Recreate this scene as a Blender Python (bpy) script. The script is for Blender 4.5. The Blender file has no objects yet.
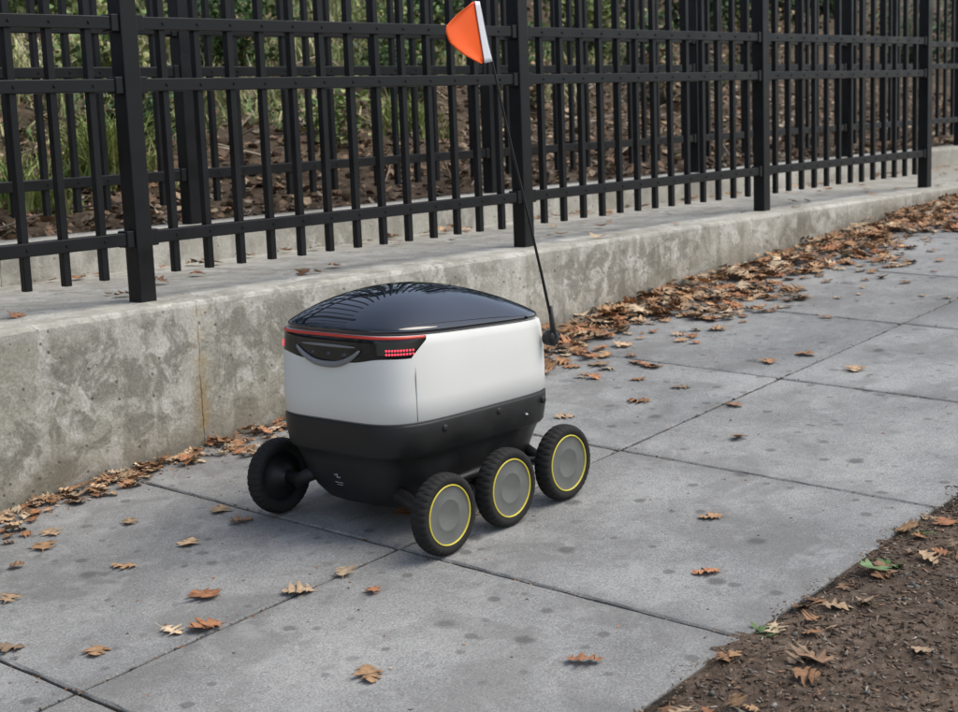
import bpy, math, random
import numpy as np
from math import sin, cos, pi, radians
from mathutils import Matrix, Vector
rng=np.random.default_rng(7); random.seed(7)
scene=bpy.context.scene
A0,SX,TY=-.47864,.06665,.03314
def gz(x,y):
    x=np.asarray(x,float); y=np.asarray(y,float)
    xe=np.where(x<5.6,x,5.6+1.2*(1-np.exp(-(x-5.6)/1.2)))
    xe=np.maximum(xe,-9.)
    return A0+SX*xe+TY*np.clip(y,-6,1)
def hillz(x,y):
    x=np.asarray(x,float); y=np.asarray(y,float)
    d=np.maximum(y-1.25,0)
    return .125+9*(1-np.exp(-d*.27/9))+.03*np.sin(x*2.1+y)*np.minimum(d,1)+.02*np.sin(x*5.3-y*3.1)*np.minimum(d,1)

# ---------------------------------------------------------------- helpers
def link(o,parent=None):
    scene.collection.objects.link(o)
    if parent: o.parent=parent
    return o
def empty(name,loc=(0,0,0)):
    e=bpy.data.objects.new(name,None); e.location=loc; e.empty_display_size=.1; return link(e)
def mobj(name,verts,faces,mat,parent=None,smooth=False,col=None):
    me=bpy.data.meshes.new(name)
    me.from_pydata([tuple(v) for v in verts],[],[tuple(f) for f in faces]); me.update()
    if mat is not None:
        for m in (mat if isinstance(mat,list) else [mat]): me.materials.append(m)
    if smooth: me.polygons.foreach_set('use_smooth',[True]*len(me.polygons))
    if col is not None:
        at=me.color_attributes.new('Col','FLOAT_COLOR','POINT'); c=np.ones((len(me.vertices),4),np.float32); c[:,:3]=col
        at.data.foreach_set('color',c.ravel())
    return link(bpy.data.objects.new(name,me),parent)
def fastmesh(name,V,Fq,mat,parent=None,smooth=False,col=None):
    me=bpy.data.meshes.new(name); V=np.asarray(V,np.float32); Fq=np.asarray(Fq,np.int32)
    m,k=Fq.shape
    me.vertices.add(len(V)); me.vertices.foreach_set('co',V.ravel())
    me.loops.add(m*k); me.loops.foreach_set('vertex_index',Fq.ravel())
    me.polygons.add(m); me.polygons.foreach_set('loop_start',np.arange(0,m*k,k,dtype=np.int32))
    me.polygons.foreach_set('loop_total',np.full(m,k,np.int32))
    me.update(calc_edges=True); me.validate()
    me.materials.append(mat)
    if smooth: me.polygons.foreach_set('use_smooth',[True]*len(me.polygons))
    if col is not None:
        at=me.color_attributes.new('Col','FLOAT_COLOR','POINT'); c=np.ones((len(V),4),np.float32); c[:,:3]=col
        at.data.foreach_set('color',c.ravel())
    return link(bpy.data.objects.new(name,me),parent)
def rotmats(yaw,pitch,roll):
    cy_,sy=np.cos(yaw),np.sin(yaw); cp,sp=np.cos(pitch),np.sin(pitch); cr,sr=np.cos(roll),np.sin(roll)
    z=np.zeros_like(cy_); o=z+1
    Rz=np.stack([cy_,-sy,z,sy,cy_,z,z,z,o],-1).reshape(-1,3,3)
    Ry=np.stack([cp,z,sp,z,o,z,-sp,z,cp],-1).reshape(-1,3,3)
    Rx=np.stack([o,z,z,z,cr,-sr,z,sr,cr],-1).reshape(-1,3,3)
    return Rz@Ry@Rx
class Scatter:
    def __init__(s): s.V=[];s.F=[];s.C=[];s.n=0
    def add(s,tv,tf,pos,M,scale,col):
        n=len(pos); tv=np.asarray(tv,float)
        if tv.ndim==2: tv=np.repeat(tv[None],n,0)
        k=tv.shape[1]
        sc=np.asarray(scale); sc=sc.reshape(n,1,-1)
        P=np.einsum('nij,nkj->nki',M,tv*sc)+pos[:,None,:]
        s.V.append(P.reshape(-1,3))
        tf=np.asarray(tf); s.F.append((tf[None]+np.arange(n)[:,None,None]*k+s.n).reshape(-1,tf.shape[1]))
        col=np.asarray(col)
        if col.ndim==2: col=np.repeat(col[:,None],k,1)
        s.C.append(col.reshape(-1,3)); s.n+=n*k
    def build(s,name,mat,parent=None,smooth=False):
        return fastmesh(name,np.concatenate(s.V),np.concatenate(s.F),mat,parent,smooth,np.concatenate(s.C))
def boxv(x0,x1,y0,y1,z0,z1):
    return [(x0,y0,z0),(x1,y0,z0),(x1,y1,z0),(x0,y1,z0),(x0,y0,z1),(x1,y0,z1),(x1,y1,z1),(x0,y1,z1)]
BF=[(0,3,2,1),(4,5,6,7),(0,1,5,4),(1,2,6,5),(2,3,7,6),(3,0,4,7)]
def boxes(name,lst,mat,parent=None,bevel=0):
    V=[];F=[]
    for b in lst:
        n=len(V); V+=boxv(*b); F+=[tuple(i+n for i in f) for f in BF]
    o=mobj(name,V,F,mat,parent)
    if bevel:
        m=o.modifiers.new('bev','BEVEL'); m.width=bevel; m.segments=2; m.limit_method='ANGLE'
    return o
def tube(name,pts,rad,mat,parent=None,seg=12,cap=True):
    pts=[Vector(p) for p in pts]; n=len(pts)
    if not hasattr(rad,'__len__'): rad=[rad]*n
    V=[];F=[]
    for i,p in enumerate(pts):
        d=(pts[min(i+1,n-1)]-pts[max(i-1,0)]).normalized()
        a=d.cross(Vector((0,0,1)) if abs(d.z)<.95 else Vector((1,0,0))).normalized(); b=d.cross(a)
        for j in range(seg):
            t=2*pi*j/seg; V.append(p+(a*cos(t)+b*sin(t))*rad[i])
    for i in range(n-1):
        for j in range(seg):
            F.append((i*seg+j,i*seg+(j+1)%seg,(i+1)*seg+(j+1)%seg,(i+1)*seg+j))
    if cap: F.append(tuple(range(seg))[::-1]); F.append(tuple((n-1)*seg+j for j in range(seg)))
    return mobj(name,V,F,mat,parent,smooth=True)
def lathe(name,prof,mat,parent,loc,axis='y',seg=64,fn=None,closed=False):
    V=[];F=[];m=len(prof)
    for j in range(seg):
        t=2*pi*j/seg
        for i,(r,h) in enumerate(prof):
            if fn: r=r+fn(i,j)
            if axis=='y': V.append((r*cos(t),h,r*sin(t)))
            else: V.append((r*cos(t),r*sin(t),h))
    for j in range(seg):
        for i in range(m-1 if not closed else m):
            a=j*m+i; b=j*m+(i+1)%m; c=((j+1)%seg)*m+(i+1)%m; d=((j+1)%seg)*m+i
            F.append((a,b,c,d))
    o=mobj(name,V,F,mat,parent,smooth=True); o.location=loc
    return o
# ---------------------------------------------------------------- materials
def newmat(name):
    m=bpy.data.materials.new(name); m.use_nodes=True; nt=m.node_tree; b=nt.nodes['Principled BSDF']
    return m,nt,b
def N(nt,t,**kw):
    n=nt.nodes.new(t)
    for k,v in kw.items(): setattr(n,k,v)
    return n
def L(nt,a,b): nt.links.new(a,b)
def simple(name,col,rough=.5,spec=.5,metal=0,bump=0,bscale=300,var=0,vscale=8,coat=0):
    m,nt,b=newmat(name)
    b.inputs['Base Color'].default_value=(*col,1); b.inputs['Roughness'].default_value=rough
    b.inputs['Specular IOR Level'].default_value=spec; b.inputs['Metallic'].default_value=metal
    b.inputs['Coat Weight'].default_value=coat
    tc=N(nt,'ShaderNodeTexCoord')
    if var:
        n=N(nt,'ShaderNodeTexNoise'); n.inputs['Scale'].default_value=vscale; n.inputs['Detail'].default_value=4; L(nt,tc.outputs['Object'],n.inputs['Vector'])
        r=N(nt,'ShaderNodeMapRange'); r.inputs[1].default_value=.3; r.inputs[2].default_value=.7; r.inputs[3].default_value=1-var; r.inputs[4].default_value=1+var; L(nt,n.outputs[0],r.inputs[0])
        mx=N(nt,'ShaderNodeVectorMath',operation='SCALE'); mx.inputs[0].default_value=col; L(nt,r.outputs[0],mx.inputs['Scale']); L(nt,mx.outputs[0],b.inputs['Base Color'])
        if var>.05:
            r2=N(nt,'ShaderNodeMapRange'); r2.inputs[1].default_value=.3; r2.inputs[2].default_value=.7; r2.inputs[3].default_value=max(rough-.12,0.03); r2.inputs[4].default_value=min(rough+.12,1); L(nt,n.outputs[0],r2.inputs[0]); L(nt,r2.outputs[0],b.inputs['Roughness'])
    if bump:
        n=N(nt,'ShaderNodeTexNoise'); n.inputs['Scale'].default_value=bscale; n.inputs['Detail'].default_value=2; L(nt,tc.outputs['Object'],n.inputs['Vector'])
        bp=N(nt,'ShaderNodeBump'); bp.inputs['Strength'].default_value=bump; bp.inputs['Distance'].default_value=.002; L(nt,n.outputs[0],bp.inputs['Height']); L(nt,bp.outputs[0],b.inputs['Normal'])
    return m
def ramp(nt,pts,interp='LINEAR'):
    r=N(nt,'ShaderNodeValToRGB'); e=r.color_ramp; e.interpolation=interp
    while len(e.elements)>1: e.elements.remove(e.elements[-1])
    e.elements[0].position=pts[0][0]; e.elements[0].color=(*pts[0][1],1)
    for p,c in pts[1:]:
        x=e.elements.new(p); x.color=(*c,1)
    return r
def mixc(nt,fac,a,b,mode='MIX'):
    m=N(nt,'ShaderNodeMix',data_type='RGBA',blend_type=mode)
    for s,v in ((m.inputs[0],fac),(m.inputs[6],a),(m.inputs[7],b)):
        if isinstance(v,bpy.types.NodeSocket): L(nt,v,s)
        elif isinstance(v,tuple): s.default_value=(*v,1)
        else: s.default_value=v
    return m.outputs[2]
def noise(nt,vec,scale,detail=6,rough=.55,out=0,dist=0):
    n=N(nt,'ShaderNodeTexNoise'); n.inputs['Scale'].default_value=scale; n.inputs['Detail'].default_value=detail; n.inputs['Roughness'].default_value=rough; n.inputs['Distortion'].default_value=dist
    L(nt,vec,n.inputs['Vector']); return n.outputs[out]
def rng_(nt,v,a,b,c=0.,d=1.):
    r=N(nt,'ShaderNodeMapRange'); L(nt,v,r.inputs[0])
    for i,x in enumerate((a,b,c,d)): r.inputs[i+1].default_value=x
    return r.outputs[0]
def mth(nt,op,*a):
    m=N(nt,'ShaderNodeMath',operation=op)
    for s,v in zip(m.inputs,a):
        if isinstance(v,bpy.types.NodeSocket): L(nt,v,s)
        else: s.default_value=v
    return m.outputs[0]
def mul(nt,a,b): return mth(nt,'MULTIPLY',a,b)
def vcolmat(name,rough=.7,transl=0,vary=.25,vs=60):
    m,nt,b=newmat(name)
    at=N(nt,'ShaderNodeAttribute'); at.attribute_name='Col'
    tc=N(nt,'ShaderNodeTexCoord')
    f=rng_(nt,noise(nt,tc.outputs['Object'],vs,1),.3,.7,1-vary,1+vary)
    s=N(nt,'ShaderNodeVectorMath',operation='SCALE'); L(nt,at.outputs['Color'],s.inputs[0]); L(nt,f,s.inputs['Scale'])
    L(nt,s.outputs[0],b.inputs['Base Color']); b.inputs['Roughness'].default_value=rough; b.inputs['Specular IOR Level'].default_value=.3
    return m
def mat_slab():
    m,nt,b=newmat('pavement_concrete'); tc=N(nt,'ShaderNodeTexCoord'); v=tc.outputs['Object']
    at=N(nt,'ShaderNodeAttribute'); at.attribute_name='Col'
    c=ramp(nt,[(.36,(.225,.224,.220)),(.5,(.290,.288,.281)),(.64,(.350,.347,.337))]); L(nt,noise(nt,v,1.9,5,.6),c.inputs[0])
    col=mixc(nt,1.,c.outputs[0],at.outputs['Color'],'MULTIPLY')
    sp=rng_(nt,noise(nt,v,200,2,.7),.35,.68,.70,1.27); col=mixc(nt,1.,col,sp,'MULTIPLY')
    vo=N(nt,'ShaderNodeTexVoronoi',voronoi_dimensions='2D'); vo.inputs['Scale'].default_value=110; L(nt,v,vo.inputs['Vector'])
    sepr=N(nt,'ShaderNodeSeparateColor'); L(nt,vo.outputs['Color'],sepr.inputs[0])
    d=rng_(nt,vo.outputs['Distance'],.15,.33,1,0)
    col=mixc(nt,mul(nt,mul(nt,rng_(nt,sepr.outputs[0],.87,.9),d),.5),col,(.08,.08,.08))
    col=mixc(nt,mul(nt,mul(nt,rng_(nt,sepr.outputs[1],.88,.91),d),.4),col,(.52,.51,.48))
    st=rng_(nt,noise(nt,v,3.2,5,.6,dist=.8),.50,.62,0,.48); col=mixc(nt,st,col,(.16,.157,.147))
    st=rng_(nt,noise(nt,v,22,4,.65),.55,.68,0,.38); col=mixc(nt,st,col,(.16,.155,.145))
    st=rng_(nt,noise(nt,v,8,5,.7,dist=.4),.55,.66,0,.35); col=mixc(nt,st,col,(.42,.415,.40))
    wob=mul(nt,noise(nt,v,45,2),.06)
    for sc,th,r0,r1,o in ((2.6,.30,.055,.09,.72),(5.2,.55,.08,.11,.6),(12.,.72,.11,.17,.55)):
        v2=N(nt,'ShaderNodeTexVoronoi',voronoi_dimensions='2D'); v2.inputs['Scale'].default_value=sc; L(nt,v,v2.inputs['Vector'])
        s2=N(nt,'ShaderNodeSeparateColor'); L(nt,v2.outputs['Color'],s2.inputs[0])
        col=mixc(nt,mul(nt,rng_(nt,s2.outputs[0],th,th+.25),rng_(nt,mth(nt,'ADD',v2.outputs['Distance'],wob),r0+.01,r1+.02,o,0)),col,(.09,.088,.084))
    L(nt,col,b.inputs['Base Color']); b.inputs['Roughness'].default_value=.82; b.inputs['Specular IOR Level'].default_value=.35
    bp=N(nt,'ShaderNodeBump'); bp.inputs['Strength'].default_value=.6; bp.inputs['Distance'].default_value=.0025; L(nt,noise(nt,v,150,2,.75),bp.inputs['Height']); L(nt,bp.outputs[0],b.inputs['Normal'])
    return m
def mat_wall():
    m,nt,b=newmat('weathered_concrete'); tc=N(nt,'ShaderNodeTexCoord'); v=tc.outputs['Object']
    c=ramp(nt,[(.34,(.27,.25,.20)),(.46,(.39,.37,.31)),(.55,(.47,.45,.39)),(.66,(.56,.54,.48))]); L(nt,noise(nt,v,2.4,7,.66,dist=.6),c.inputs[0]); col=c.outputs[0]
    mp=N(nt,'ShaderNodeMapping'); mp.inputs['Scale'].default_value=(7,7,.7); L(nt,v,mp.inputs['Vector'])
    col=mixc(nt,rng_(nt,noise(nt,mp.outputs[0],1.5,5,.6),.51,.62,0,.6),col,(.21,.195,.15))
    col=mixc(nt,rng_(nt,noise(nt,v,7,7,.7,dist=1.),.54,.60,0,.6),col,(.62,.60,.55))
    pt=mth(nt,'MULTIPLY',rng_(nt,noise(nt,v,1.3,3,.5),.42,.54),rng_(nt,noise(nt,v,9,7,.75,dist=.6),.46,.55,0,.75))
    col=mixc(nt,pt,col,(.18,.168,.135))
    col=mixc(nt,1.,col,rng_(nt,noise(nt,v,110,2,.75),.3,.7,.78,1.2),'MULTIPLY')
    sx=N(nt,'ShaderNodeSeparateXYZ'); L(nt,v,sx.inputs[0])
    h=mth(nt,'MULTIPLY_ADD',sx.outputs[0],-SX,sx.outputs[2])
    hh=mth(nt,'MULTIPLY_ADD',noise(nt,v,5,5),-.25,h)
    col=mixc(nt,rng_(nt,hh,-.61,-.46,.65,0),col,(.18,.155,.115))
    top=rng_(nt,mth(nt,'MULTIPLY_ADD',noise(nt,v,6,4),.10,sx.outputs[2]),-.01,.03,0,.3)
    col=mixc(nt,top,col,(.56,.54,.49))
    face=rng_(nt,sx.outputs[2],-.03,-.006,1,0)
    nx=noise(nt,v,6,5,.7)
    d3=mth(nt,'ABSOLUTE',mth(nt,'SUBTRACT',mth(nt,'MULTIPLY_ADD',nx,.14,sx.outputs[0]),.165))
    rz=mul(nt,mul(nt,rng_(nt,d3,.0,.05,.6,0),rng_(nt,noise(nt,v,15,4,.7),.42,.60)),face)
    col=mixc(nt,rz,col,(.36,.24,.09))
    crk=mth(nt,'ABSOLUTE',mth(nt,'SUBTRACT',mth(nt,'MULTIPLY_ADD',nx,.045,sx.outputs[0]),.112))
    ck=mul(nt,rng_(nt,crk,.0008,.0026,.8,0),rng_(nt,noise(nt,v,10,2),.35,.5,.3,1)); col=mixc(nt,ck,col,(.07,.06,.045))
    vo=N(nt,'ShaderNodeTexVoronoi'); vo.inputs['Scale'].default_value=30; L(nt,v,vo.inputs['Vector'])
    sc=N(nt,'ShaderNodeSeparateColor'); L(nt,vo.outputs['Color'],sc.inputs[0])
    pr=mul(nt,rng_(nt,sc.outputs[0],.65,.7),rng_(nt,vo.outputs['Distance'],.10,.20,.75,0))
    col=mixc(nt,pr,col,(.11,.10,.085))
    L(nt,col,b.inputs['Base Color']); b.inputs['Roughness'].default_value=.88; b.inputs['Specular IOR Level'].default_value=.25
    ad=mth(nt,'SUBTRACT',mth(nt,'SUBTRACT',noise(nt,v,50,4,.7),pr),ck)
    bp=N(nt,'ShaderNodeBump'); bp.inputs['Strength'].default_value=.6; bp.inputs['Distance'].default_value=.005; L(nt,ad,bp.inputs['Height']); L(nt,bp.outputs[0],b.inputs['Normal'])
    return m
def mat_dirt(name,c1,c2,c3,scale=30):
    m,nt,b=newmat(name); tc=N(nt,'ShaderNodeTexCoord'); v=tc.outputs['Object']
    c=ramp(nt,[(.3,c1),(.5,c2),(.72,c3)]); L(nt,noise(nt,v,scale,5,.75),c.inputs[0])
    col=mixc(nt,1.,c.outputs[0],rng_(nt,noise(nt,v,2.2,3),.3,.7,.7,1.3),'MULTIPLY')
    L(nt,col,b.inputs['Base Color']); b.inputs['Roughness'].default_value=.95; b.inputs['Specular IOR Level'].default_value=.15
    bp=N(nt,'ShaderNodeBump'); bp.inputs['Strength'].default_value=.9; bp.inputs['Distance'].default_value=.01; L(nt,noise(nt,v,scale*3,3,.75),bp.inputs['Height']); L(nt,bp.outputs[0],b.inputs['Normal'])
    return m
M_slab=mat_slab(); M_wall=mat_wall()
M_dirt=mat_dirt('soil',(.05,.036,.026),(.115,.084,.062),(.21,.165,.125),34)
M_fill=mat_dirt('joint_dirt',(.025,.021,.016),(.05,.041,.03),(.10,.08,.055),60)
M_hill=mat_dirt('leaf_mould',(.035,.027,.019),(.09,.065,.043),(.17,.125,.085),16)
M_grassg=mat_dirt('grass_ground',(.03,.05,.015),(.05,.08,.025),(.09,.10,.04),10)
M_asph=mat_dirt('asphalt',(.035,.035,.036),(.05,.05,.05),(.07,.07,.068),120)
M_leaf=vcolmat('dry_leaf',.75,0,.22,90)
M_fol=vcolmat('foliage',.55,0,.2,20)
M_chip=vcolmat('bark_chips',.9,0,.3,120)
M_fence=simple('black_fence_paint',(.006,.006,.007),.42,.28,0,.12,180,.25,9)
# ---------------------------------------------------------------- ground
xs=np.concatenate([np.linspace(-300,-20,8),np.linspace(-18,40,60),np.linspace(50,300,8)]); ys=np.concatenate([np.linspace(-300,-20,8),np.linspace(-18,1.2,20)])
def grid(name,xs,ys,zf,mat,flat_z=None):
    X,Y=np.meshgrid(xs,ys,indexing='xy'); Z=zf(X,Y); V=np.stack([X,Y,Z],-1).reshape(-1,3); nx=len(xs); ny=len(ys)
    I=np.arange(nx*ny).reshape(ny,nx); F=np.stack([I[:-1,:-1],I[:-1,1:],I[1:,1:],I[1:,:-1]],-1).reshape(-1,4)
    return fastmesh(name,V,F,mat,smooth=True)
grid('ground',xs,ys,lambda x,y:gz(x,y)-.16,M_grassg)
def bumps(x,y,k=1.): return k*(np.sin(x*37+np.sin(y*23)*2)*np.sin(y*41+np.sin(x*19)*2)+.6*np.sin(x*91+y*53)*np.sin(y*87-x*31)+.5*np.sin(x*13.1+y*7.7))
hx=np.concatenate([np.linspace(-300,-10,10),np.arange(-9,26,.16),np.linspace(28,300,12)]); hy=np.concatenate([np.arange(1.22,8,.12),np.arange(8.5,30,.8),np.linspace(34,300,10)])
grid('hillside',hx,hy,lambda x,y:hillz(x,y)+.012*bumps(x*.4,y*.4),M_hill)
grid('pavement_bed',np.arange(-9,30,.5),np.array([-2.43,-1.4,-.15]),lambda x,y:gz(x,y)-.008,M_fill)
V=[];F=[];Cc=[]
rows=[-2.414,-1.380,-.166]
for k in range(-8,28):
    for r in range(2):
        x0=-1.27412+.99814*k; x1=x0+.99814; y0,y1=rows[r],rows[r+1]; g=.0045
        dz=random.uniform(-.0012,.0012); tint=random.uniform(.90,1.08); w=random.uniform(-.012,.012)
        X=np.array([x0+g,x1-g]);Y=np.array([y0+g,y1-g]); bz=.006
        nn=24; gx=np.concatenate([[X[0]],np.linspace(X[0]+bz,X[1]-bz,nn),[X[1]]]); gy=np.concatenate([[Y[0]],np.linspace(Y[0]+bz,Y[1]-bz,nn),[Y[1]]])
        if k>6: gx=gx[[0,1,12,-2,-1]]; gy=gy[[0,1,12,-2,-1]]
        base=len(V); nv=len(gx)
        for j,yy in enumerate(gy):
            for i,xx in enumerate(gx):
                ex=i in(0,nv-1); ey=j in (0,nv-1); e=ex or ey
                jx=random.uniform(-.0022,.0022) if ex or i in(1,nv-2) else 0; jy=random.uniform(-.0022,.0022) if ey or j in (1,nv-2) else 0
                V.append((xx+jx,yy+jy,float(gz(xx,yy))+dz-(.0035+random.uniform(0,.0015) if e else 0))); 
                dk=.70 if e else (.90 if (i in (1,nv-2) or j in (1,nv-2)) else 1.)
                Cc.append(((tint+w)*dk,tint*dk,(tint-w)*dk*.99))
        for j in range(nv-1):
            for i in range(nv-1):
                a=base+j*nv+i; F.append((a,a+1,a+nv+1,a+nv))
        ring=[base+i for i in range(nv)]+[base+j*nv+nv-1 for j in range(1,nv)]+[base+(nv-1)*nv+i for i in range(nv-2,-1,-1)]+[base+j*nv for j in range(nv-2,0,-1)]
        b2=len(V)
        for q in ring: x_,y_,z_=V[q]; V.append((x_,y_,z_-.09)); Cc.append((.6,.58,.55))
        for q in range(len(ring)):
            q2=(q+1)%len(ring); F.append((ring[q],b2+q,b2+q2,ring[q2]))
o=mobj('pavement',V,F,M_slab,col=np.array(Cc))
def dirtz(x,y):
    e=np.clip((-2.37-y)/.12,0,1)
    return gz(x,y)-.0105+.011*e+.0045*bumps(x,y)+.006*np.sin(x*9+1)*np.sin(y*11)
grid('soil_verge',np.concatenate([np.arange(-9,-1.6,.15),np.arange(-1.6,3.2,.014),np.arange(3.3,30,.3)]),np.concatenate([np.arange(-4.5,-3.1,.15),np.arange(-3.08,-2.33,.014)]),dirtz,M_dirt)
V=[];F=[]
kx=np.arange(-9,30,1.5)
for i,x in enumerate(kx):
    z=float(gz(x,-4.5)); V+=[(x,-4.5,z-.3),(x,-4.5,z+.004),(x,-4.515,z+.012),(x,-4.64,z+.012),(x,-4.655,z+.0),(x,-4.66,z-.3)]
    if i:
        for j in range(5): a=(i-1)*6+j; F.append((a,a+1,a+7,a+6))
mobj('kerb',V,F,M_slab,col=np.ones((len(V),3)))
grid('road',np.arange(-9,60,1.5),np.array([-12,-4.66]),lambda x,y:gz(x,np.full_like(x,-4.6))-.13,M_asph)
def slabbox(name,x0,x1,y0,y1,z0,z1,mat,nx=60,bev=.012,wob=.003):
    V=[];F=[]; X=np.linspace(x0,x1,nx)
    prof=[(y0,z0),(y0,(z0+z1)/2),(y0,z1-bev),(y0+bev*.35,z1-bev*.35),(y0+bev,z1),(y1-bev,z1),(y1-bev*.35,z1-bev*.35),(y1,z1-bev),(y1,z0)]; m=len(prof)
    for i,x in enumerate(X):
        for j,(y,z) in enumerate(prof): V.append((x,y+wob*sin(x*2.3+j)*.6+random.uniform(-1,1)*wob*.3,z+(wob*sin(x*1.7+j*.3)*.5+random.uniform(-1,1)*wob*.4 if j>1 and j<8 else 0)))
        if i:
            for j in range(m-1): a=(i-1)*m+j; F.append((a,a+m,a+m+1,a+1))
    F.append(tuple(range(m))); F.append(tuple((nx-1)*m+j for j in range(m))[::-1])
    return mobj(name,V,F,mat,smooth=False)
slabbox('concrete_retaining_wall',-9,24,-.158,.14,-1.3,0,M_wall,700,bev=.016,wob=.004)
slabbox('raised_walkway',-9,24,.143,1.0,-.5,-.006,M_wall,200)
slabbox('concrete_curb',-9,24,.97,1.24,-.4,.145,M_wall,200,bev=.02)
# ---------------------------------------------------------------- fences
def fence(name,y,zb,rails,ptop,x_first,nposts,nlow,xlo,xhi,pickbot,pitch,lvl_top):
    e=empty(name,(0,y,0))
    hs=.0325
    P=[x_first+2.0*i for i in range(nlow,nposts)]
    boxes('posts',[(px-hs,px+hs,-hs,hs,zb-.02,lvl_top+.06) for px in P],M_fence,e,.004)
    boxes('post_caps',[(px-hs-.006,px+hs+.006,-hs-.006,hs+.006,lvl_top+.061,lvl_top+.085) for px in P],M_fence,e,.006)
    boxes('rails',[(a+hs,b-hs,-.021,.021,z-.021,z+.021) for z in rails for a,b in zip(P[:-1],P[1:])],M_fence,e,.003)
    pk=[];br=[]
    for a,b in zip(P[:-1],P[1:]):
        for i in range(1,14):
            px=a+(b-a)*i/14+random.uniform(-.002,.002)
            pk.append((px-.0127,px+.0127,-.0127,.0127,pickbot+random.uniform(-.002,.002),lvl_top))
        for z in rails:
            br+= [(a+hs,a+hs+.03,-.026,.026,z-.027,z+.027),(b-hs-.03,b-hs,-.026,.026,z-.027,z+.027)]
    boxes('pickets',pk,M_fence,e,.0025)
    boxes('rail_brackets',br,M_fence,e,.003)
    V=[];F=[]
    for (x0,x1,_,_,_,_) in pk:
        xc=(x0+x1)/2
        for z in rails:
            n=len(V)
            for j in range(8): t=2*pi*j/8; V.append((xc+.006*cos(t),-.0212,z+.006*sin(t)))
            for j in range(8): t=2*pi*j/8; V.append((xc+.004*cos(t),-.0252,z+.004*sin(t)))
            for j in range(8): F.append((n+j,n+(j+1)%8,n+8+(j+1)%8,n+8+j))
            F.append(tuple(n+8+j for j in range(8)))
    mobj('rivets',V,F,M_fence,e)
    return e
fence('metal_fence',0,0,[.2105,.70,.895],0,0,4,-3,0,0,.085,.14,1.32)
fence('metal_fence',1.1,.14,[.356,.785,.957],0,1.11,9,-4,0,0,.235,.14,1.42)
# ---------------------------------------------------------------- leaves
half=[(-.30,.008),(-.02,.012),(.06,.06),(.13,.22),(.20,.30),(.21,.14),(.30,.11),(.38,.30),(.47,.44),(.50,.39),(.49,.16),(.60,.13),(.70,.32),(.78,.35),(.76,.15),(.86,.13),(.90,.18),(1.0,.01)]
half2=[(-.28,.008),(-.01,.014),(.08,.14),(.16,.33),(.24,.36),(.24,.24),(.32,.21),(.42,.40),(.53,.50),(.56,.44),(.54,.25),(.64,.21),(.74,.34),(.80,.33),(.78,.19),(.88,.17),(.93,.17),(1.0,.02)]
def leaf_tmpl(hf):
    V=[]
    for x,y in hf: V+=[(x,y,0),(x,0,0),(x,-y,0)]
    F=[]
    for i in range(len(hf)-1):
        a=3*i; F+=[(a,a+1,a+4,a+3),(a+1,a+2,a+5,a+4)]
    V=np.array(V,float); V[:,0]-=.45
    return V,np.array(F)
LV,LF=leaf_tmpl(half); LV2,_=leaf_tmpl(half2)
SV,SF=leaf_tmpl([(0,.01),(.2,.2),(.5,.28),(.8,.15),(1,.01)])
palette=np.array([(.40,.22,.115),(.48,.29,.155),(.32,.17,.085),(.52,.36,.22),(.25,.15,.09),(.55,.42,.28),(.43,.20,.10),(.38,.27,.175)])
def curled(tv,n,amt=1.):
    T=np.repeat(tv[None],n,0).copy()
    if tv.shape==LV.shape:
        mk=rng.uniform(0,1,n)<.55; T[mk]=LV2
    a=rng.uniform(-.4,.9,n)*amt; b=rng.uniform(-.4,.6,n)*amt; c=rng.uniform(-.6,.6,n)*amt; asym=rng.uniform(.75,1.25,(n,1)); ls=rng.uniform(.85,1.3,(n,1))
    T[:,:,1]*=ls
    T[:,:,1]=np.where(T[:,:,1]>0,T[:,:,1]*asym,T[:,:,1]/asym)
    x=T[:,:,0];y=T[:,:,1]
    ph=rng.uniform(0,6,(n,1))
    T[:,:,2]=a[:,None]*y*y+b[:,None]*x*x*.6+c[:,None]*x*y*.8+.035*np.sin(x*11+y*9+ph)
    T[:,:,1]=y+.16*np.sin(ph)*x*x
    return T
def put_leaves(S,xy,zf,size,tilt=.2,amt=1.,tmpl=None,bright=1.,lift=.004,pal=palette):
    n=len(xy); tv,tf=tmpl if tmpl else (LV,LF)
    T=curled(tv,n,amt)
    M=rotmats(rng.uniform(0,2*pi,n),rng.normal(0,tilt,n),rng.normal(0,tilt,n))
    z=zf(xy[:,0],xy[:,1]); 
    sc=np.asarray(size)*np.ones(n)
    P=np.einsum('nij,nkj->nki',M,T*sc[:,None,None]); low=P[:,:,2].min(1)
    pos=np.stack([xy[:,0],xy[:,1],z-low*.75+lift],-1)
    col=pal[rng.integers(0,len(pal),n)]*rng.uniform(.6,1.2,(n,1))*bright
    cc=np.repeat(col[:,None],tv.shape[0],1)*np.where(np.abs(tv[:,1])<1e-6,1.15,.92)[None,:,None]
    S.add(T,tf,pos,M,sc,cc)
S=Scatter()
pts=np.array([(-.63,-1.38),(-.77,-1.20),(-.90,-1.35),(-1.13,-1.24),(-1.06,-.79),(-1.23,-1.05),(-.53,-1.53),(-.87,-1.85),(-.57,-2.19),(0,-2.15),(.34,-1.95),(1.01,-1.63),(1.33,-1.43),(-.72,-.46),(-.76,-.86),(-.36,-.86),(1.91,-1.23),(2.07,-1.29),(1.95,-1.56),(1.22,-1.12),(-.56,-.87),(-.96,-1.30),(-.79,-.54),(-.54,-.58),(-.49,-1.39),(1.64,-.90),(.93,-1.01),(1.58,-.69),(1.5,-.62),(1.44,-1.14)])
put_leaves(S,pts,gz,rng.uniform(.058,.088,len(pts)),.06,.5)
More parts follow.
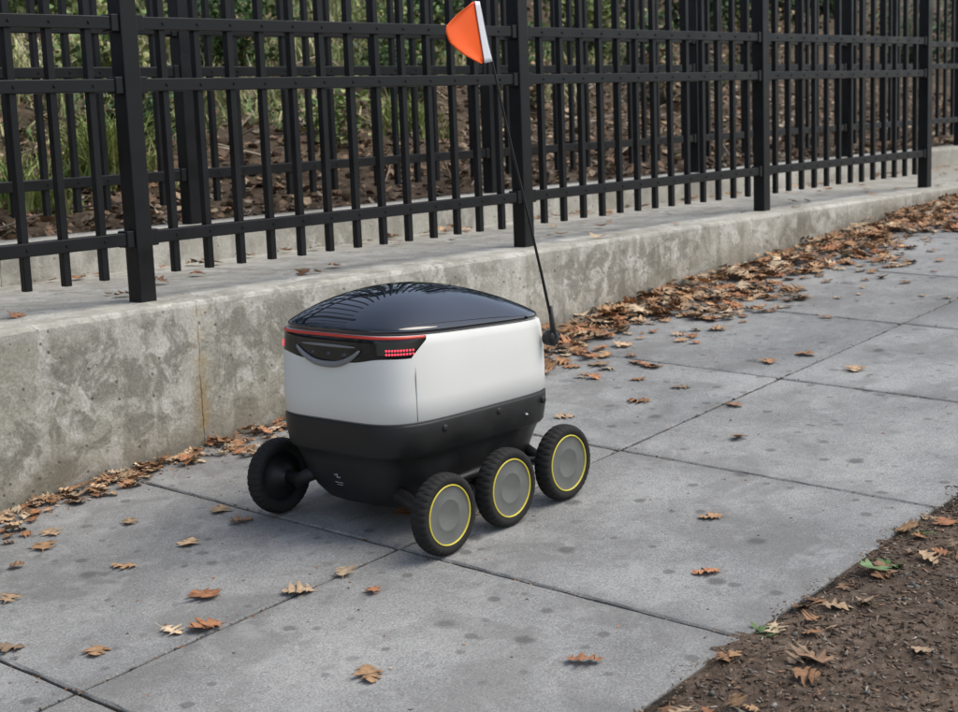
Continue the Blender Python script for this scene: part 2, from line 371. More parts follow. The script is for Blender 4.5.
n=90; xx=rng.uniform(-4,9,n); yy=-.2-np.abs(rng.normal(0,.55,n)); k=(yy>-2.38); put_leaves(S,np.stack([xx,yy],-1)[k],gz,rng.uniform(.03,.065,k.sum()),.10,.7)
n=300; xx=rng.uniform(1.2,6.5,n); yy=-.3-np.abs(rng.normal(0,.26,n)); put_leaves(S,np.stack([xx,yy],-1),gz,rng.uniform(.045,.08,n),.12,.8)
def band(n,x0,x1,w,size,layers,bright=1,tilt=.2):
    xx=rng.uniform(x0,x1,n); u=rng.uniform(0,1,n)**1.4; ww=w(xx)*(1+.35*np.sin(xx*5.1)+.25*np.sin(xx*13)); yy=-.185-u*ww
    h=lambda x,y: gz(x,y)+np.clip(1-(-.175-y)/w(x),0,1)*layers*rng.uniform(.1,1,len(x))
    put_leaves(S,np.stack([xx,yy],-1),h,size[0]+(size[1]-size[0])*rng.uniform(0,1,n),tilt,.9,bright=bright)
band(950,1.0,7.5,lambda x:.20+.05*np.clip(x,0,5),(.045,.085),.03)
band(800,2.2,12,lambda x:.45+0*x,(.05,.09),.05)
band(170,-4,1.0,lambda x:.12+0*x,(.03,.06),.008)
band(260,-1.,1.2,lambda x:.17+0*x,(.03,.065),.010)
def crumbs(n,xy,zf,s0,s1,pal=palette,S=S,bright=.8):
    put_leaves(S,xy,zf,rng.uniform(s0,s1,n),.3,1.,tmpl=(SV,SF),bright=bright,lift=.001,pal=pal)
n=3200; xx=rng.uniform(-3,7,n); yy=-.172-np.abs(rng.normal(0,.06+.03*np.clip(xx,0,5))); crumbs(n,np.stack([xx,yy],-1),gz,.006,.025)
n=800; xx=rng.uniform(-2,6,n); yy=rng.uniform(-2.4,-.2,n); crumbs(n,np.stack([xx,yy],-1),gz,.003,.012)
n=500; xx=rng.uniform(-2,6,n); yy=-1.38+rng.normal(0,.008,n); crumbs(n,np.stack([xx,yy],-1),lambda x,y:gz(x,y)-.004,.005,.014,bright=.5)
for kk in range(0,7):
    n=130; yy=rng.uniform(-2.4,-.17,n); xx=-1.274+.998*kk+rng.normal(0,.008,n); crumbs(n,np.stack([xx,yy],-1),lambda x,y:gz(x,y)-.004,.005,.012,bright=.5)
n=110; xx=rng.uniform(-1.5,3,n); yy=-2.40-np.abs(rng.normal(0,.16,n)); put_leaves(S,np.stack([xx,yy],-1),dirtz,rng.uniform(.03,.07,n),.2,.9,bright=.8)
pts=np.array([(-.39,-2.44),(-.2,-2.44),(.61,-2.49),(0,-2.45),(.11,-2.45),(-.02,-2.5),(.22,-2.5),(-.3,-2.6)]); put_leaves(S,pts,dirtz,rng.uniform(.06,.085,8),.1,.6,bright=.9)
put_leaves(S,np.array([(.22,-2.47)]),lambda x,y:dirtz(x,y)+.01,.08,.1,.8,pal=np.array([(.13,.20,.09)]))
n=260; xx=rng.uniform(-3,12,n); yy=np.where(rng.uniform(0,1,n)<.6,.96-np.abs(rng.normal(0,.12,n)),rng.uniform(-.12,.96,n)); put_leaves(S,np.stack([xx,yy],-1),lambda x,y:0*x,rng.uniform(.03,.07,n),.15,.8)
S.build('fallen_leaves',M_leaf)
# mulch on verge
S2=Scatter()
cv=np.array(boxv(-.5,.5,-.5,.5,-.5,.5)); cf=np.array(BF)
cvt=cv.copy(); cvt[[1,2,5,6],1]*=.35; cvt[[4,5],0]*=.7
pl=np.array([(.10,.07,.05),(.14,.105,.08),(.20,.155,.12),(.30,.25,.20),(.07,.05,.036),(.18,.12,.085),(.25,.155,.10),(.045,.033,.025)])
n=9500; xx=rng.uniform(-1.3,2.2,n); yy=-2.42-rng.uniform(0,.75,n); P=np.stack([xx,yy,dirtz(xx,yy)+.0015],-1)
M=rotmats(rng.uniform(0,2*pi,n),rng.normal(0,.25,n),rng.normal(0,.35,n)); sc=np.stack([rng.uniform(.004,.034,n)*rng.uniform(.3,1,n),rng.uniform(.002,.008,n),rng.uniform(.001,.0035,n)],-1)
S2.add(cvt,cf,P,M,sc,pl[rng.integers(0,8,n)]*rng.uniform(.6,1.2,(n,1)))
n=160; xx=rng.uniform(-1.3,2.2,n); yy=-2.42-rng.uniform(0,.75,n); P=np.stack([xx,yy,dirtz(xx,yy)+.003],-1)
M=rotmats(rng.uniform(0,2*pi,n),rng.normal(0,.08,n),rng.normal(0,.4,n)); S2.add(cvt,cf,P,M,np.stack([rng.uniform(.03,.12,n),rng.uniform(.0012,.0035,n),rng.uniform(.0012,.003,n)],-1),pl[rng.integers(0,8,n)]*1.2)
n=1100; xx=rng.uniform(-1.3,2.2,n); yy=-2.40-np.abs(rng.normal(0,.028,n))+.04*np.sin(xx*9)*np.sin(xx*23); P=np.stack([xx,yy,np.maximum(gz(xx,yy),dirtz(xx,yy))+.0006],-1); M=rotmats(rng.uniform(0,6,n),rng.normal(0,.15,n),rng.normal(0,.15,n)); S2.add(cvt,cf,P,M,np.stack([rng.uniform(.002,.012,n),rng.uniform(.001,.005,n),rng.uniform(.0006,.0018,n)],-1),pl[rng.integers(0,8,n)])
n=260; xx=rng.uniform(-1.3,2.2,n); yy=-2.44-rng.uniform(0,.7,n); P=np.stack([xx,yy,dirtz(xx,yy)+.002],-1); M=rotmats(rng.uniform(0,6,n),rng.uniform(0,6,n),rng.uniform(0,6,n)); S2.add(cvt,cf,P,M,rng.uniform(.004,.014,(n,3)),np.array([(.20,.19,.17)])*rng.uniform(.5,1.3,(n,1)))
S2.build('bark_mulch',M_chip)
def weed(x,y,nb,s):
    W=Scatter(); n=nb
    P=np.repeat(np.array([[x,y,float(dirtz(np.array(x),np.array(y)))]]),n,0)+rng.normal(0,.012,(n,3))*[1,1,0]
    T=np.repeat(SV[None],n,0).copy(); T[:,:,0]+=.45; T[:,:,2]-=.3*T[:,:,0]**2
    M=rotmats(rng.uniform(0,2*pi,n),-rng.uniform(.3,1.0,n),rng.normal(0,.2,n)); c=np.array([(.08,.14,.04)])*rng.uniform(.7,1.5,(n,1))
    W.add(T,SF,P,M,rng.uniform(.5,1,n)*s,c); return W.build('weed_plant',M_fol)
weed(-.22,-2.43,16,.03); weed(.27,-2.50,14,.032); weed(.5,-2.47,10,.02)
# litter on hillside
H=Scatter()
pal2=np.array([(.26,.16,.10),(.34,.22,.13),(.20,.13,.085),(.44,.33,.22),(.15,.10,.07),(.33,.27,.20)])
n=9500; xx=rng.uniform(-1,13,n); yy=1.26+rng.uniform(0,1,n)**1.4*4.5; 
put_leaves(H,np.stack([xx,yy],-1),hillz,rng.uniform(.03,.065,n),.4,1.1,tmpl=(SV*[1,1.4,1],SF),bright=.9,lift=.003,pal=pal2)
n=1300; xx=rng.uniform(0,10,n); yy=1.26+rng.uniform(0,1,n)*1.8
put_leaves(H,np.stack([xx,yy],-1),hillz,rng.uniform(.045,.075,n),.35,1.1,bright=1.1,lift=.005,pal=pal2)
n=3500; xx=rng.uniform(4,34,n); yy=rng.uniform(4,18,n); put_leaves(H,np.stack([xx,yy],-1),hillz,rng.uniform(.07,.15,n),.4,1.1,tmpl=(SV*[1,1.6,1],SF),bright=.9,pal=pal2)
n=260; xx=rng.uniform(-.5,10,n); yy=1.3+rng.uniform(0,3,n); tv=cvt*[1,.02,.02]
H.add(tv,cf,np.stack([xx,yy,hillz(xx,yy)+.03],-1),rotmats(rng.uniform(0,6.28,n),rng.normal(0,.25,n),rng.normal(0,1,n)),rng.uniform(.15,.6,n),np.array([(.24,.20,.15)])*rng.uniform(.4,1.8,(n,1)))
H.build('leaf_litter',M_leaf)
def blades(name,n,xf,yf,h0,h1,cols,w=.006,mask=None):
    G=Scatter(); xx=xf(n);yy=yf(n,xx)
    if mask is not None:
        k=mask(xx,yy); xx=xx[k];yy=yy[k]; n=len(xx)
    t=np.array([0,.35,.7,1.]); T=np.zeros((n,8,3)); h=rng.uniform(h0,h1,n); be=rng.uniform(.15,1.1,n)
    for i,u in enumerate(t):
        ww=w*(1-u*.85)
        T[:,2*i,0]=-ww;T[:,2*i+1,0]=ww; T[:,2*i,1]=T[:,2*i+1,1]=be*h*u*u; T[:,2*i,2]=T[:,2*i+1,2]=h*u*(1-.25*be*u)
    f=np.array([(0,1,3,2),(2,3,5,4),(4,5,7,6)])
    c=cols[rng.integers(0,len(cols),n)]*rng.uniform(.6,1.3,(n,1))
    z=np.zeros(n)
    G.add(T,f,np.stack([xx,yy,hillz(xx,yy)-.01],-1),rotmats(rng.uniform(0,2*pi,n),rng.normal(0,.15,n),z),np.ones(n),c)
    return G.build(name,M_fol)
gc=np.array([(.14,.21,.065),(.20,.27,.09),(.32,.33,.13),(.48,.44,.22),(.09,.15,.05)])  # grass greens; the pale yellow tints also stand in for sunlit patches
def clump(x,y): return (np.sin(x*1.7+y*.9)+np.sin(x*.8-y*2.3+1)+.5*np.sin(x*4.1+y*3.3)+.4*np.sin(x*9+y*7))
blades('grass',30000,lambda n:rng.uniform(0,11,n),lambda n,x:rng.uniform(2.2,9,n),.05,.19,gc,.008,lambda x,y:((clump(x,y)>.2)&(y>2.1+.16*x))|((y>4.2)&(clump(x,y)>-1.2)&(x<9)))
sunlit_straw=np.array([(.55,.50,.28),(.45,.42,.20),(.36,.38,.15),(.60,.56,.36)])  # dry grass, coloured extra pale so the blades look sunlit
blades('sunlit_dry_grass',10000,lambda n:rng.uniform(.5,7,n),lambda n,x:rng.uniform(3.2,8,n),.08,.26,sunlit_straw,.008,lambda x,y:(clump(x+3,y)>.0))
def tuft(name,cx_,cy_,n,sp,h):
    return blades(name,n,lambda n:cx_+rng.normal(0,sp,n),lambda n,x:cy_+rng.normal(0,sp,n),h*.5,h,np.array([(.26,.33,.09),(.17,.25,.065),(.40,.40,.16)]),.007)
tuft('grass_tuft',1.35,2.0,500,.10,.42); tuft('grass_tuft',4.1,2.6,250,.10,.3); tuft('grass_tuft',.7,1.7,250,.08,.3)
def shrub(name,x,y,r,h,nl,ls,cols,seed,flat=1.):
    rg=np.random.default_rng(seed); Sx=Scatter(); z0=float(hillz(np.array(x),np.array(y)))
    ns=14; cl=[]
    for i in range(ns):
        a=rg.uniform(0,2*pi); rr=r*rg.uniform(.2,.9); hh=h*rg.uniform(.45,1.)
        b=np.array([x,y,z0-.03])+rg.normal(0,.05,3)*[1,1,0]; t_=np.array([x+rr*cos(a),y+rr*sin(a),z0+hh]); mid=(b+t_)/2+rg.normal(0,.05*h,3)
        pt=[b+(mid-b)*u*2 if u<.5 else mid+(t_-mid)*(u-.5)*2 for u in np.linspace(0,1,6)]
        w=.010*h+.003
        for j in range(5):
            p,q=pt[j],pt[j+1]; d=q-p; s=np.cross(d,[0,0,1.]); s/=np.linalg.norm(s)+1e-6; s2=np.cross(s,d); s2/=np.linalg.norm(s2)+1e-6
            ww=w*(1-j/6)
            v=np.array([p+s*ww,p+s2*ww,p-s*ww,p-s2*ww,q+s*ww*.8,q+s2*ww*.8,q-s*ww*.8,q-s2*ww*.8])
            Sx.add(v,np.array([(0,1,5,4),(1,2,6,5),(2,3,7,6),(3,0,4,7)]),np.zeros((1,3)),np.eye(3)[None],np.ones(1),np.array([(.09,.07,.05)]))
            cl.append(q)
    cl=np.array(cl); k=rg.integers(0,len(cl),nl); pos=cl[k]+rg.normal(0,.13*r+.03,(nl,3)); pos[:,2]=np.maximum(pos[:,2],z0+.02)
    T=np.repeat(SV[None],nl,0).copy(); T[:,:,2]=-.5*(T[:,:,0])**2+.3*np.abs(T[:,:,1])
    M=rotmats(rg.uniform(0,2*pi,nl),rg.normal(0,.5,nl),rg.normal(0,.6,nl))
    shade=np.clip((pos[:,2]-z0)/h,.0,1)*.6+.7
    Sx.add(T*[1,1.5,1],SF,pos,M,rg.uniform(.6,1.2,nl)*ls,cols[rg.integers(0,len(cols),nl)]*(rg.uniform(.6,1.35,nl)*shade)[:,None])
    return Sx.build(name,M_fol)
gd=np.array([(.06,.11,.035),(.08,.14,.045),(.12,.19,.06),(.045,.075,.03)]); gy=np.array([(.22,.28,.09),(.16,.23,.07),(.36,.35,.14),(.11,.17,.055)]); gb=np.array([(.16,.11,.06),(.12,.13,.05),(.24,.16,.08)])
sh=[(2.5,3.6,.45,.5,1000,.05,gy),(1.9,2.5,.25,.3,450,.045,gd),(3.1,2.3,.3,.35,500,.045,gy),(4.2,4.4,.6,.7,1500,.055,gd),(5.9,4.4,.5,.7,1300,.05,gy),(4.9,3.3,.35,.45,700,.045,gd),(6.6,3.7,.4,.5,800,.05,gd),(7.3,5.2,.8,1.0,1800,.06,gd),(9.3,5.0,.6,.8,1300,.06,gy),(8.6,3.9,.4,.5,700,.05,gd),(10.8,6.2,.9,1.4,2000,.075,gd),(13,6.0,1.,1.4,2000,.08,gd),(11.5,4.3,.5,.6,800,.06,gb),(15.5,7.0,1.2,1.8,2200,.09,gd),(6.2,7.5,1.,1.2,1900,.07,gy),(9,8.5,1.1,1.8,2000,.09,gd),(12,9.5,1.2,2,2000,.1,gy),(3.9,6.2,.9,.9,1900,.06,gy),(5.0,5.8,.7,.8,1300,.06,gd),(18.5,8,1.4,2.2,2200,.11,gd),(5.4,2.7,.3,.35,450,.045,gb),(7.6,3.0,.35,.4,450,.05,gb),(1.0,3.0,.4,.5,1100,.045,gy),(22,9,1.6,2.6,2200,.13,gd),(15,4.2,.6,.9,1100,.065,gd),(19,4.5,.8,1.2,1300,.08,gd),(24,5.5,1.,1.6,1500,.1,gd),(29,7,1.4,2.4,1800,.14,gd)]
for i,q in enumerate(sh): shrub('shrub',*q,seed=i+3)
def tree(x,y,h,r,seed,nl=5000,cols=gd,tw=.16):
    rg=np.random.default_rng(seed); Sx=Scatter(); z0=float(hillz(np.array(x),np.array(y)))-.1
    ends=[]
    def limb(p,q,r0,r1,n=6,wob=.12):
        p=np.array(p,float);q=np.array(q,float); pts=[p+(q-p)*u+(rg.normal(0,wob,3) if 0<u<1 else 0) for u in np.linspace(0,1,n)]
        sg=8
        rings=[]
        for i,c in enumerate(pts):
            d=pts[min(i+1,n-1)]-pts[max(i-1,0)]; d/=np.linalg.norm(d); a=np.cross(d,[1,.2,0]); a/=np.linalg.norm(a); b=np.cross(d,a); rr=r0+(r1-r0)*i/(n-1)
            rings.append([c+(a*cos(2*pi*j/sg)+b*sin(2*pi*j/sg))*rr*rg.uniform(.9,1.1) for j in range(sg)])
        v=np.array(rings).reshape(-1,3); f=[]
        for i in range(n-1):
            for j in range(sg): f.append((i*sg+j,i*sg+(j+1)%sg,(i+1)*sg+(j+1)%sg,(i+1)*sg+j))
        Sx.add(v,np.array(f),np.zeros((1,3)),np.eye(3)[None],np.ones(1),np.array([(.09,.075,.06)])); return pts
    tr=limb((x,y,z0),(x+rg.normal(0,.3),y+rg.normal(0,.3),z0+h*.75),tw,tw*.35,9,.06)
    for i in range(11):
        b=tr[rg.integers(3,9)]; a=rg.uniform(0,2*pi); l=r*rg.uniform(.6,1.); q=b+np.array([cos(a)*l,sin(a)*l,rg.uniform(.1,.35)*h])
        pp=limb(b,q,tw*.32,tw*.06,5,.1); ends+=pp[2:]
        for k in range(2):
            q2=q+rg.normal(0,.35*r,3); pp=limb(pp[3],q2,tw*.12,.01,4,.06); ends+=pp[1:]
    ends=np.array(ends); k=rg.integers(0,len(ends),nl); pos=ends[k]+rg.normal(0,.28,(nl,3))
    T=np.repeat(SV[None],nl,0).copy(); T[:,:,2]=-.4*T[:,:,0]**2
    M=rotmats(rg.uniform(0,2*pi,nl),rg.normal(0,.7,nl),rg.normal(0,.7,nl))
    Sx.add(T*[1,1.6,1],SF,pos,M,rg.uniform(.09,.17,nl),cols[rg.integers(0,len(cols),nl)]*rg.uniform(.7,1.5,(nl,1)))
    return Sx.build('deciduous_tree',M_fol)
tree(3.2,12,8.0,2.0,1,4000,cols=gd); tree(9.4,9.0,6.5,1.6,2,4000,cols=gd); tree(16,9.0,8,2.4,5,5000); tree(27,14,10,3.4,6); tree(-1.5,12,8,2.4,8,cols=gd)
# ---------------------------------------------------------------- robot
M_white=simple('white_plastic',(.755,.745,.70),.38,.45,0,.015,500,.02,5)
M_blackp=simple('black_plastic',(.013,.013,.013),.45,.4,0,.12,500,.2,12)
M_lid=simple('gloss_black_lid',(.003,.006,.014),.02,.7,0,0,1,0,1,coat=.7)  # black lid; bluish base colour paints in some of the sky reflection
M_band=simple('tinted_panel',(.006,.006,.008),.10,.5)
M_red=simple('red_trim',(.62,.05,.03),.3)
M_seam=simple('panel_seam',(.20,.20,.195),.6)
M_silver=simple('grey_bumper',(.22,.22,.225),.32,.5,.2)
M_tyre=simple('tyre_rubber',(.020,.019,.018),.8,.3,0,.3,300,.35,40)
M_disc=simple('grey_wheel_disc',(.140,.143,.133),.6,.3,0,.05,300,.12,20)
M_yel=simple('yellow_ring',(.70,.58,.06),.5)
M_orange=simple('orange_flag',(.92,.12,.015),.6,.3,0,.1,60,.08,10)
M_whs=simple('white_strip',(.75,.76,.78),.4)
M_logo=simple('grey_print',(.30,.31,.32),.5)
M_led,nt,b=newmat('red_led'); b.inputs['Base Color'].default_value=(.6,.03,.05,1); b.inputs['Emission Color'].default_value=(1,.06,.10,1); b.inputs['Emission Strength'].default_value=1.4
BX,BY=.024,-1.192
robot=empty('delivery_robot',(BX,BY,0))
HX,HY=.3425,.2520
def se(t,hx_,hy_,n):
    c,s=cos(t),sin(t); return (hx_*math.copysign(abs(c)**(2/n),c),hy_*math.copysign(abs(s)**(2/n),s))
def loft(name,secs,mat,seg=160,cap0=True,cap1=True):
    V=[];F=[]
    for (z,dx,dy,n,tz) in secs:
        for j in range(seg):
            x,y=se(2*pi*j/seg,HX-dx,HY-dy,n); V.append((x,y,z+tz*x))
    m=len(secs)
    for i in range(m-1):
        for j in range(seg): F.append((i*seg+j,i*seg+(j+1)%seg,(i+1)*seg+(j+1)%seg,(i+1)*seg+j))
    if cap0: F.append(tuple(range(seg))[::-1])
    if cap1: F.append(tuple((m-1)*seg+j for j in range(seg)))
    return mobj(name,V,F,mat,robot,smooth=True)
EN=5.0
TZ=-.045
white=[(-.209,.0025,.0025,EN,0),(-.2075,.0005,.0005,EN,0),(-.15,0,0,EN,0),(-.08,.0015,.0015,EN,-.01),(-.02,.006,.0055,EN,TZ*.7),(.002,.010,.009,EN,TZ),(.0045,.013,.012,EN,TZ)]
loft('white_body_shell',white,M_white,240)
black=[(-.466,.130,.110,3.2,0),(-.462,.105,.085,3.2,0),(-.450,.080,.064,3.5,0),(-.420,.056,.048,3.8,0),(-.380,.038,.036,4.2,0),(-.335,.024,.028,4.5,0),(-.308,.014,.021,4.8,0),(-.303,.008,.013,5,0),(-.296,.0045,.0075,EN,0),(-.25,.0,.0,EN,0),(-.219,-.0008,-.0008,EN,0),(-.2135,.001,.001,EN,0),(-.2125,.005,.005,EN,0)]
loft('black_lower_hull',black,M_blackp)
loft('hull_gap',[(-.2128,.0045,.0045,EN,0),(-.2085,.0045,.0045,EN,0)],M_seam,cap0=False,cap1=False)
V=[];F=[];seg=160; rs=[1.0,.985,.96,.92,.86,.78,.68,.56,.43,.3,.17,.06]
rim=[(.0055,.016,.014),(.007,.0095,.008),(.013,.0075,.006),(.020,.0085,.007),(.0235,.012,.010)]
LN=4.2
for z,a_,b_ in rim:
    for j in range(seg): x,y=se(2*pi*j/seg,HX-a_,HY-b_,LN); V.append((x,y,z+TZ*x))
for r in rs[1:]:
    hgt=.0235+.096*(1-r**2.1)**.92
    nn=LN-(LN-2)*(1-r)**.8
    for j in range(seg):
        x,y=se(2*pi*j/seg,(HX-.012)*r,(HY-.010)*r,nn); V.append((x-.03*(1-r*r),y,hgt+TZ*x))
m=len(rim)+len(rs)-1
for i in range(m-1):
    for j in range(seg): F.append((i*seg+j,i*seg+(j+1)%seg,(i+1)*seg+(j+1)%seg,(i+1)*seg+j))
F.append(tuple((m-1)*seg+j for j in range(seg)))
o=mobj('gloss_lid',V,F,M_lid,robot,smooth=True)
ss=o.modifiers.new('ss','SUBSURF'); ss.levels=1; ss.render_levels=1
def shellxy(t,z):
    k=min(max((z+.08)/.082,0),1); x,y=se(t,HX-.0015-.0085*k,HY-.0015-.0075*k,EN); return x,y,TZ*x*.9*k
def wrap(name,mat,off,top,bot,t0,t1,nt_=70,nz=6):
    V=[];F=[]
    for i in range(nt_):
        u=i/(nt_-1); t=t0+(t1-t0)*u
        zt,zb=top(u),bot(u)
        for j in range(nz):
            z=zb+(zt-zb)*j/(nz-1)
            x,y,tz=shellxy(t,z); l=math.hypot(x,y)
            o_=off if 0<j<nz-1 and 0<i<nt_-1 else -.001
            V.append((x*(1+o_/l),y*(1+o_/l),z+tz))
    for i in range(nt_-1):
        for j in range(nz-1):
            a=i*nz+j; F.append((a,a+nz,a+nz+1,a+1))
    return mobj(name,V,F,mat,robot,smooth=True)
T0,T1=radians(180-71),radians(180+71)
def botf(u):
    e=min(u,1-u)
    return -.004-.046*min(1,(e/.10))**.9-.012*math.exp(-((u-.5)/.10)**2)
wrap('light_band',M_band,.0022,lambda u:.0035,botf,T0,T1,180,9)
wrap('red_trim',M_red,.0042,lambda u:.0052,lambda u:-.0030,T0+.01,T1-.01,180,5)
def on_front(y,z,off):
    k=min(max((z+.08)/.082,0),1); hx_=HX-.0015-.0085*k; hy_=HY-.0015-.0075*k; s=min(abs(y)/hy_,.9999); x=-hx_*(1-s**EN)**(1/EN); return (x-off,y,z+TZ*x*.9*k)
bp=[]
for i in range(33):
    u=i/32; y=-.118+.236*u; zz=-.064+.036*abs(2*u-1)**2.4; bp.append(on_front(y,zz,.005))
tube('camera_bumper',bp,[.0025+.0062*sin(pi*i/32)**.5 for i in range(33)],M_silver,robot,12)
bp=[on_front(-.10+.20*i/16,-.022,.0035) for i in range(17)]
tube('sensor_hood',bp,[.001+.003*sin(pi*i/16)**.5 for i in range(17)],M_silver,robot,10)
for yy in (-.06,0,.06):
    l=lathe('sensor_lens',[(.0,.005),(.006,.004),(.009,.001),(.0095,-.005)],M_lid,robot,on_front(yy,-.042,.0),'z',24); l.rotation_euler=(0,-pi/2,0)
for sgn in (-1,1):
    Vl=[];Fl=[]
    for r_ in range(2):
        for i in range(10):
            t=pi-sgn*radians(32+3.0*i); z=-.026-.0085*r_
            x,y,tz=shellxy(t,z); l=math.hypot(x,y); p=Vector((x*(1+.003/l),y*(1+.003/l),z+tz)); n0=len(Vl); s_=.0030
            for a in range(5):
                for b_ in range(8):
                    th=pi*a/4; ph=2*pi*b_/8; Vl.append((p.x+s_*sin(th)*cos(ph),p.y+s_*sin(th)*sin(ph),p.z+s_*cos(th)))
            for a in range(4):
                for b_ in range(8): Fl.append((n0+a*8+b_,n0+a*8+(b_+1)%8,n0+(a+1)*8+(b_+1)%8,n0+(a+1)*8+b_))
    mobj('tail_lights',Vl,Fl,M_led,robot,smooth=True)
def seam(t,z0,z1,name='panel_seam'):
    pts=[]
    for z in np.linspace(z0,z1,8):
        x,y,tz=shellxy(t,z)
        if z<-.08: x,y=se(t,HX,HY,EN)
        pts.append((x*.9995,y*.9995,z))
    tube(name,pts,.0010,M_seam,robot,6)
for a in (180+60,180-60): seam(radians(a),-.207,-.046)
def bolt(x,y,z,r=.008,mat=M_blackp):
    o=lathe('bolt',[(0,-.003),(r*.6,-.0032),(r,-.0015),(r,.004)],mat,robot,(x,y,z),'y',20); return o
bolt(-.17,-HY,-.238,.0095); bolt(.05,-HY,-.232,.0095); bolt(.25,-HY+.002,-.235,.0095)
bolt(.17,-HY,-.262,.003,M_whs)
for (dy,dz,w_,h_) in [(0,-.372,.004,.012),(.007,-.370,.009,.003),(-.007,-.376,.009,.003),(0,-.392,.03,.002),(0,-.399,.022,.0016)]:
    yy=.02+dy; xb=-(HX-(.036+(.052-.036)*min(max((-dz-.375)/.04,0),1)))
    mobj('printed_mark',[(xb-.003,yy-w_/2,dz-h_/2),(xb-.003,yy+w_/2,dz-h_/2),(xb-.003,yy+w_/2,dz+h_/2),(xb-.003,yy-w_/2,dz+h_/2)],[(0,1,2,3)],M_logo,robot)
R=.1075
def wheel(x,yo,side):
    W=.050; z=float(gz(x,yo))+R+.0005
    e=bpy.data.objects.new('wheel',None); link(e,robot); e.location=(x-BX,yo-BY,z); e.rotation_euler=(0,random.uniform(0,.1),0)
    sg=side
    prof=[(.0815,.004),(.0845,.0015),(.092,.0),(.099,.0015),(.1040,.007),(.1068,.015),(.1075,.025),(.1068,W-.015),(.1040,W-.007),(.099,W-.0015),(.088,W),(.074,W-.004),(.068,W-.018)]
    prof=[(r,-sg*h) for r,h in prof]
    def fn(i,j):
        if i in (4,5,7,8): return (-.0032 if ((j+(2 if i>6 else 0))%6)<2 else 0)
        if i==6: return (-.002 if (j%6)==4 else 0)
        if i in (3,9): return (-.0014 if ((j+(2 if i>6 else 0))%6)<2 else 0)
        return 0
    lathe('tyre',prof,M_tyre,e,(0,0,0),'y',216,fn)
    lathe('rim_disc',[(0,-sg*.0060),(.040,-sg*.0060),(.0404,-sg*.0058),(.0408,-sg*.0060),(.072,-sg*.0059),(.0755,-sg*.0052)],M_disc,e,(0,0,0),'y',72)
    lathe('yellow_ring',[(.0757,-sg*.0052),(.0762,-sg*.0018),(.0788,-sg*.0018),(.0796,-sg*.004)],M_yel,e,(0,0,0),'y',72)
    lathe('rim_lip',[(.0796,-sg*.004),(.0818,-sg*.003)],M_blackp,e,(0,0,0),'y',72)
    lathe('inner_hub',[(.0,-sg*(W+.016)),(.022,-sg*(W+.016)),(.026,-sg*(W+.004)),(.05,-sg*(W-.010)),(.069,-sg*(W-.014))],M_blackp,e,(0,0,0),'y',48)
    return z
WX=(-.243,.008,.262)
for x in WX:
    for s_,yo in ((-1,-1.538),(1,-.868)):
        z=wheel(x,yo,s_); ya=yo-BY-s_*.05; tube('axle',[(x-BX,ya,z),(x-BX,ya-s_*.06,z),(x-BX,ya-s_*.13,z+.03)],[.018,.018,.02],M_blackp,robot,14)
for s_ in (-1,1):
    tube('rocker_arm',[(WX[0]-BX,s_*.240,-.435),(-.16,s_*.225,-.40),(-.033,s_*.22,-.395),(.1,s_*.22,-.39),(WX[2]-BX,s_*.235,-.41)],[.013,.015,.016,.015,.013],M_blackp,robot,12)
def lw(x,y,z): return (x-BX,y-BY,z)
lathe('flag_mount',[(0,-.022),(.012,-.022),(.0205,-.018),(.022,-.010),(.022,.004),(.019,.014)],M_blackp,robot,lw(.306,-1.446,-.062),'y',32)
tube('flag_socket',[lw(.306,-1.460,-.062),lw(.302,-1.460,-.03),lw(.295,-1.460,.03)],[.0095,.0085,.0055],M_blackp,robot,12)
pole=[lw(.299,-1.459,-.01),lw(.266,-1.456,.12),lw(.220,-1.453,.28),lw(.168,-1.45,.45),lw(.12,-1.446,.62),lw(.083,-1.443,.76),lw(.062,-1.441,.84)]
tube('flag_pole',pole,[.0045,.0040,.0036,.0032,.003,.0028,.0025],M_blackp,robot,10)
def cloth(name,outline,mat,th=.0012,yo=-1.444,wav=.008):
    n=14; A,B=outline; V=[];F=[]
    for i in range(n):
        u=i/(n-1)
        def samp(P,u):
            f=u*(len(P)-1); k=min(int(f),len(P)-2); r=f-k; return (P[k][0]*(1-r)+P[k+1][0]*r,P[k][1]*(1-r)+P[k+1][1]*r)
        a=samp(A,u); b=samp(B,u)
        for j in range(n):
            v=j/(n-1); x=a[0]*(1-v)+b[0]*v; z=a[1]*(1-v)+b[1]*v
            V.append(lw(x,yo+wav*sin(v*3.5+u*2)*v,z))
    for i in range(n-1):
        for j in range(n-1): q=i*n+j; F.append((q,q+1,q+n+1,q+n))
    o=mobj(name,V,F,mat,robot,smooth=True); s=o.modifiers.new('s','SOLIDIFY'); s.thickness=th; return o
cloth('flag',([(.036,.858),(.043,.81),(.052,.76),(.063,.702)],[(.030,.855),(-.03,.828),(-.082,.797),(-.09,.783),(-.085,.765),(-.074,.748),(-.02,.72),(.045,.698)]),M_orange)
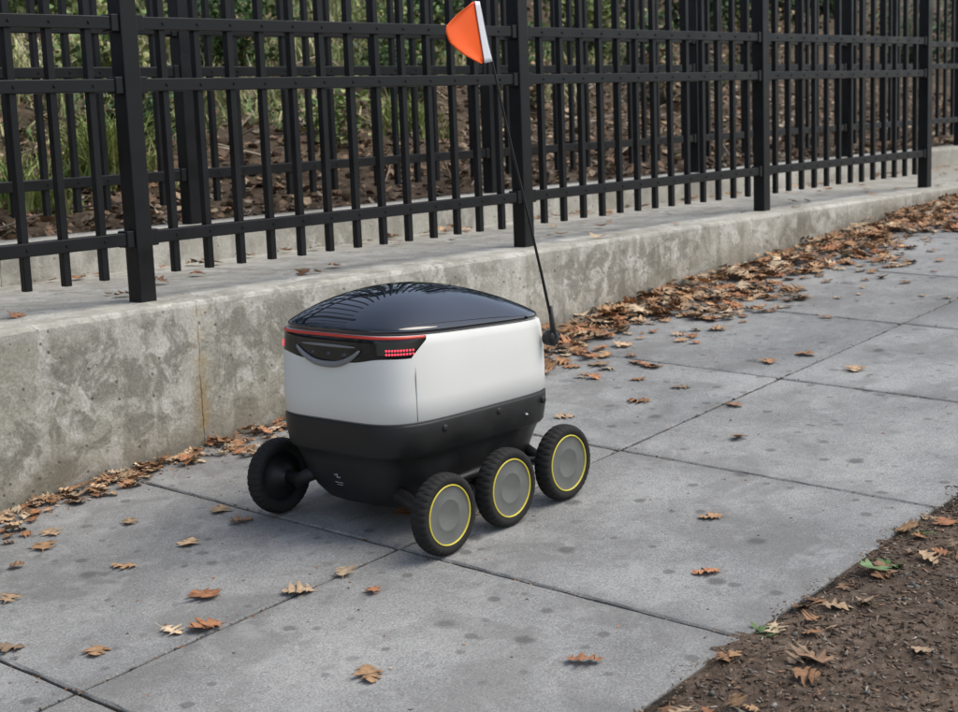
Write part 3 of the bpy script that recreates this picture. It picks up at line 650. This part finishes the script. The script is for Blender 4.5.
cloth('flag_hem',([(.052,.858),(.066,.80),(.080,.75),(.095,.705)],[(.033,.858),(.042,.81),(.052,.76),(.064,.70)]),M_whs,.002,-1.4475,.0)
# ---------------------------------------------------------------- light
sd=Vector((.42,-.50,.95)).normalized()
el=math.asin(sd.z); az=math.atan2(sd.x,sd.y)
w=bpy.data.worlds.new('World'); scene.world=w; w.use_nodes=True; nt=w.node_tree
bg=nt.nodes['Background']; sky=nt.nodes.new('ShaderNodeTexSky'); sky.sky_type='NISHITA'; sky.sun_disc=False; sky.sun_elevation=el; sky.sun_rotation=az; sky.air_density=1.; sky.dust_density=1.5; sky.ozone_density=1.
hs_=nt.nodes.new('ShaderNodeHueSaturation'); hs_.inputs['Saturation'].default_value=.66; hs_.inputs['Value'].default_value=1.35
nt.links.new(sky.outputs[0],hs_.inputs['Color']); nt.links.new(hs_.outputs[0],bg.inputs['Color']); bg.inputs['Strength'].default_value=.15
sl=bpy.data.lights.new('sun','SUN'); sl.energy=2.3; sl.angle=radians(42); sl.color=(1,.935,.82)
so=bpy.data.objects.new('sun',sl); link(so); so.rotation_euler=sd.to_track_quat('Z','Y').to_euler(); so.location=(0,0,10)
# ---------------------------------------------------------------- camera
yaw,pitch,roll=.85996,.16104,-.03817
Fv=Vector((sin(yaw)*cos(pitch),cos(yaw)*cos(pitch),-sin(pitch))); Rv=Vector((cos(yaw),-sin(yaw),0)); Uv=Rv.cross(Fv)
R2=cos(roll)*Rv+sin(roll)*Uv; U2=-sin(roll)*Rv+cos(roll)*Uv
cam=bpy.data.cameras.new('camera'); cam.sensor_width=36; cam.lens=1512.12/958*36; cam.clip_end=1000; cam.clip_start=.05
cam.dof.use_dof=True; cam.dof.focus_distance=3.9; cam.dof.aperture_fstop=7.1
co=bpy.data.objects.new('camera',cam); link(co)
mw=Matrix((( R2.x,U2.x,-Fv.x,-3.0227),(R2.y,U2.y,-Fv.y,-4.04588),(R2.z,U2.z,-Fv.z,.57928),(0,0,0,1))); co.matrix_world=mw
scene.camera=co
scene.view_settings.view_transform='Standard'; scene.view_settings.look='None'; scene.view_settings.exposure=0
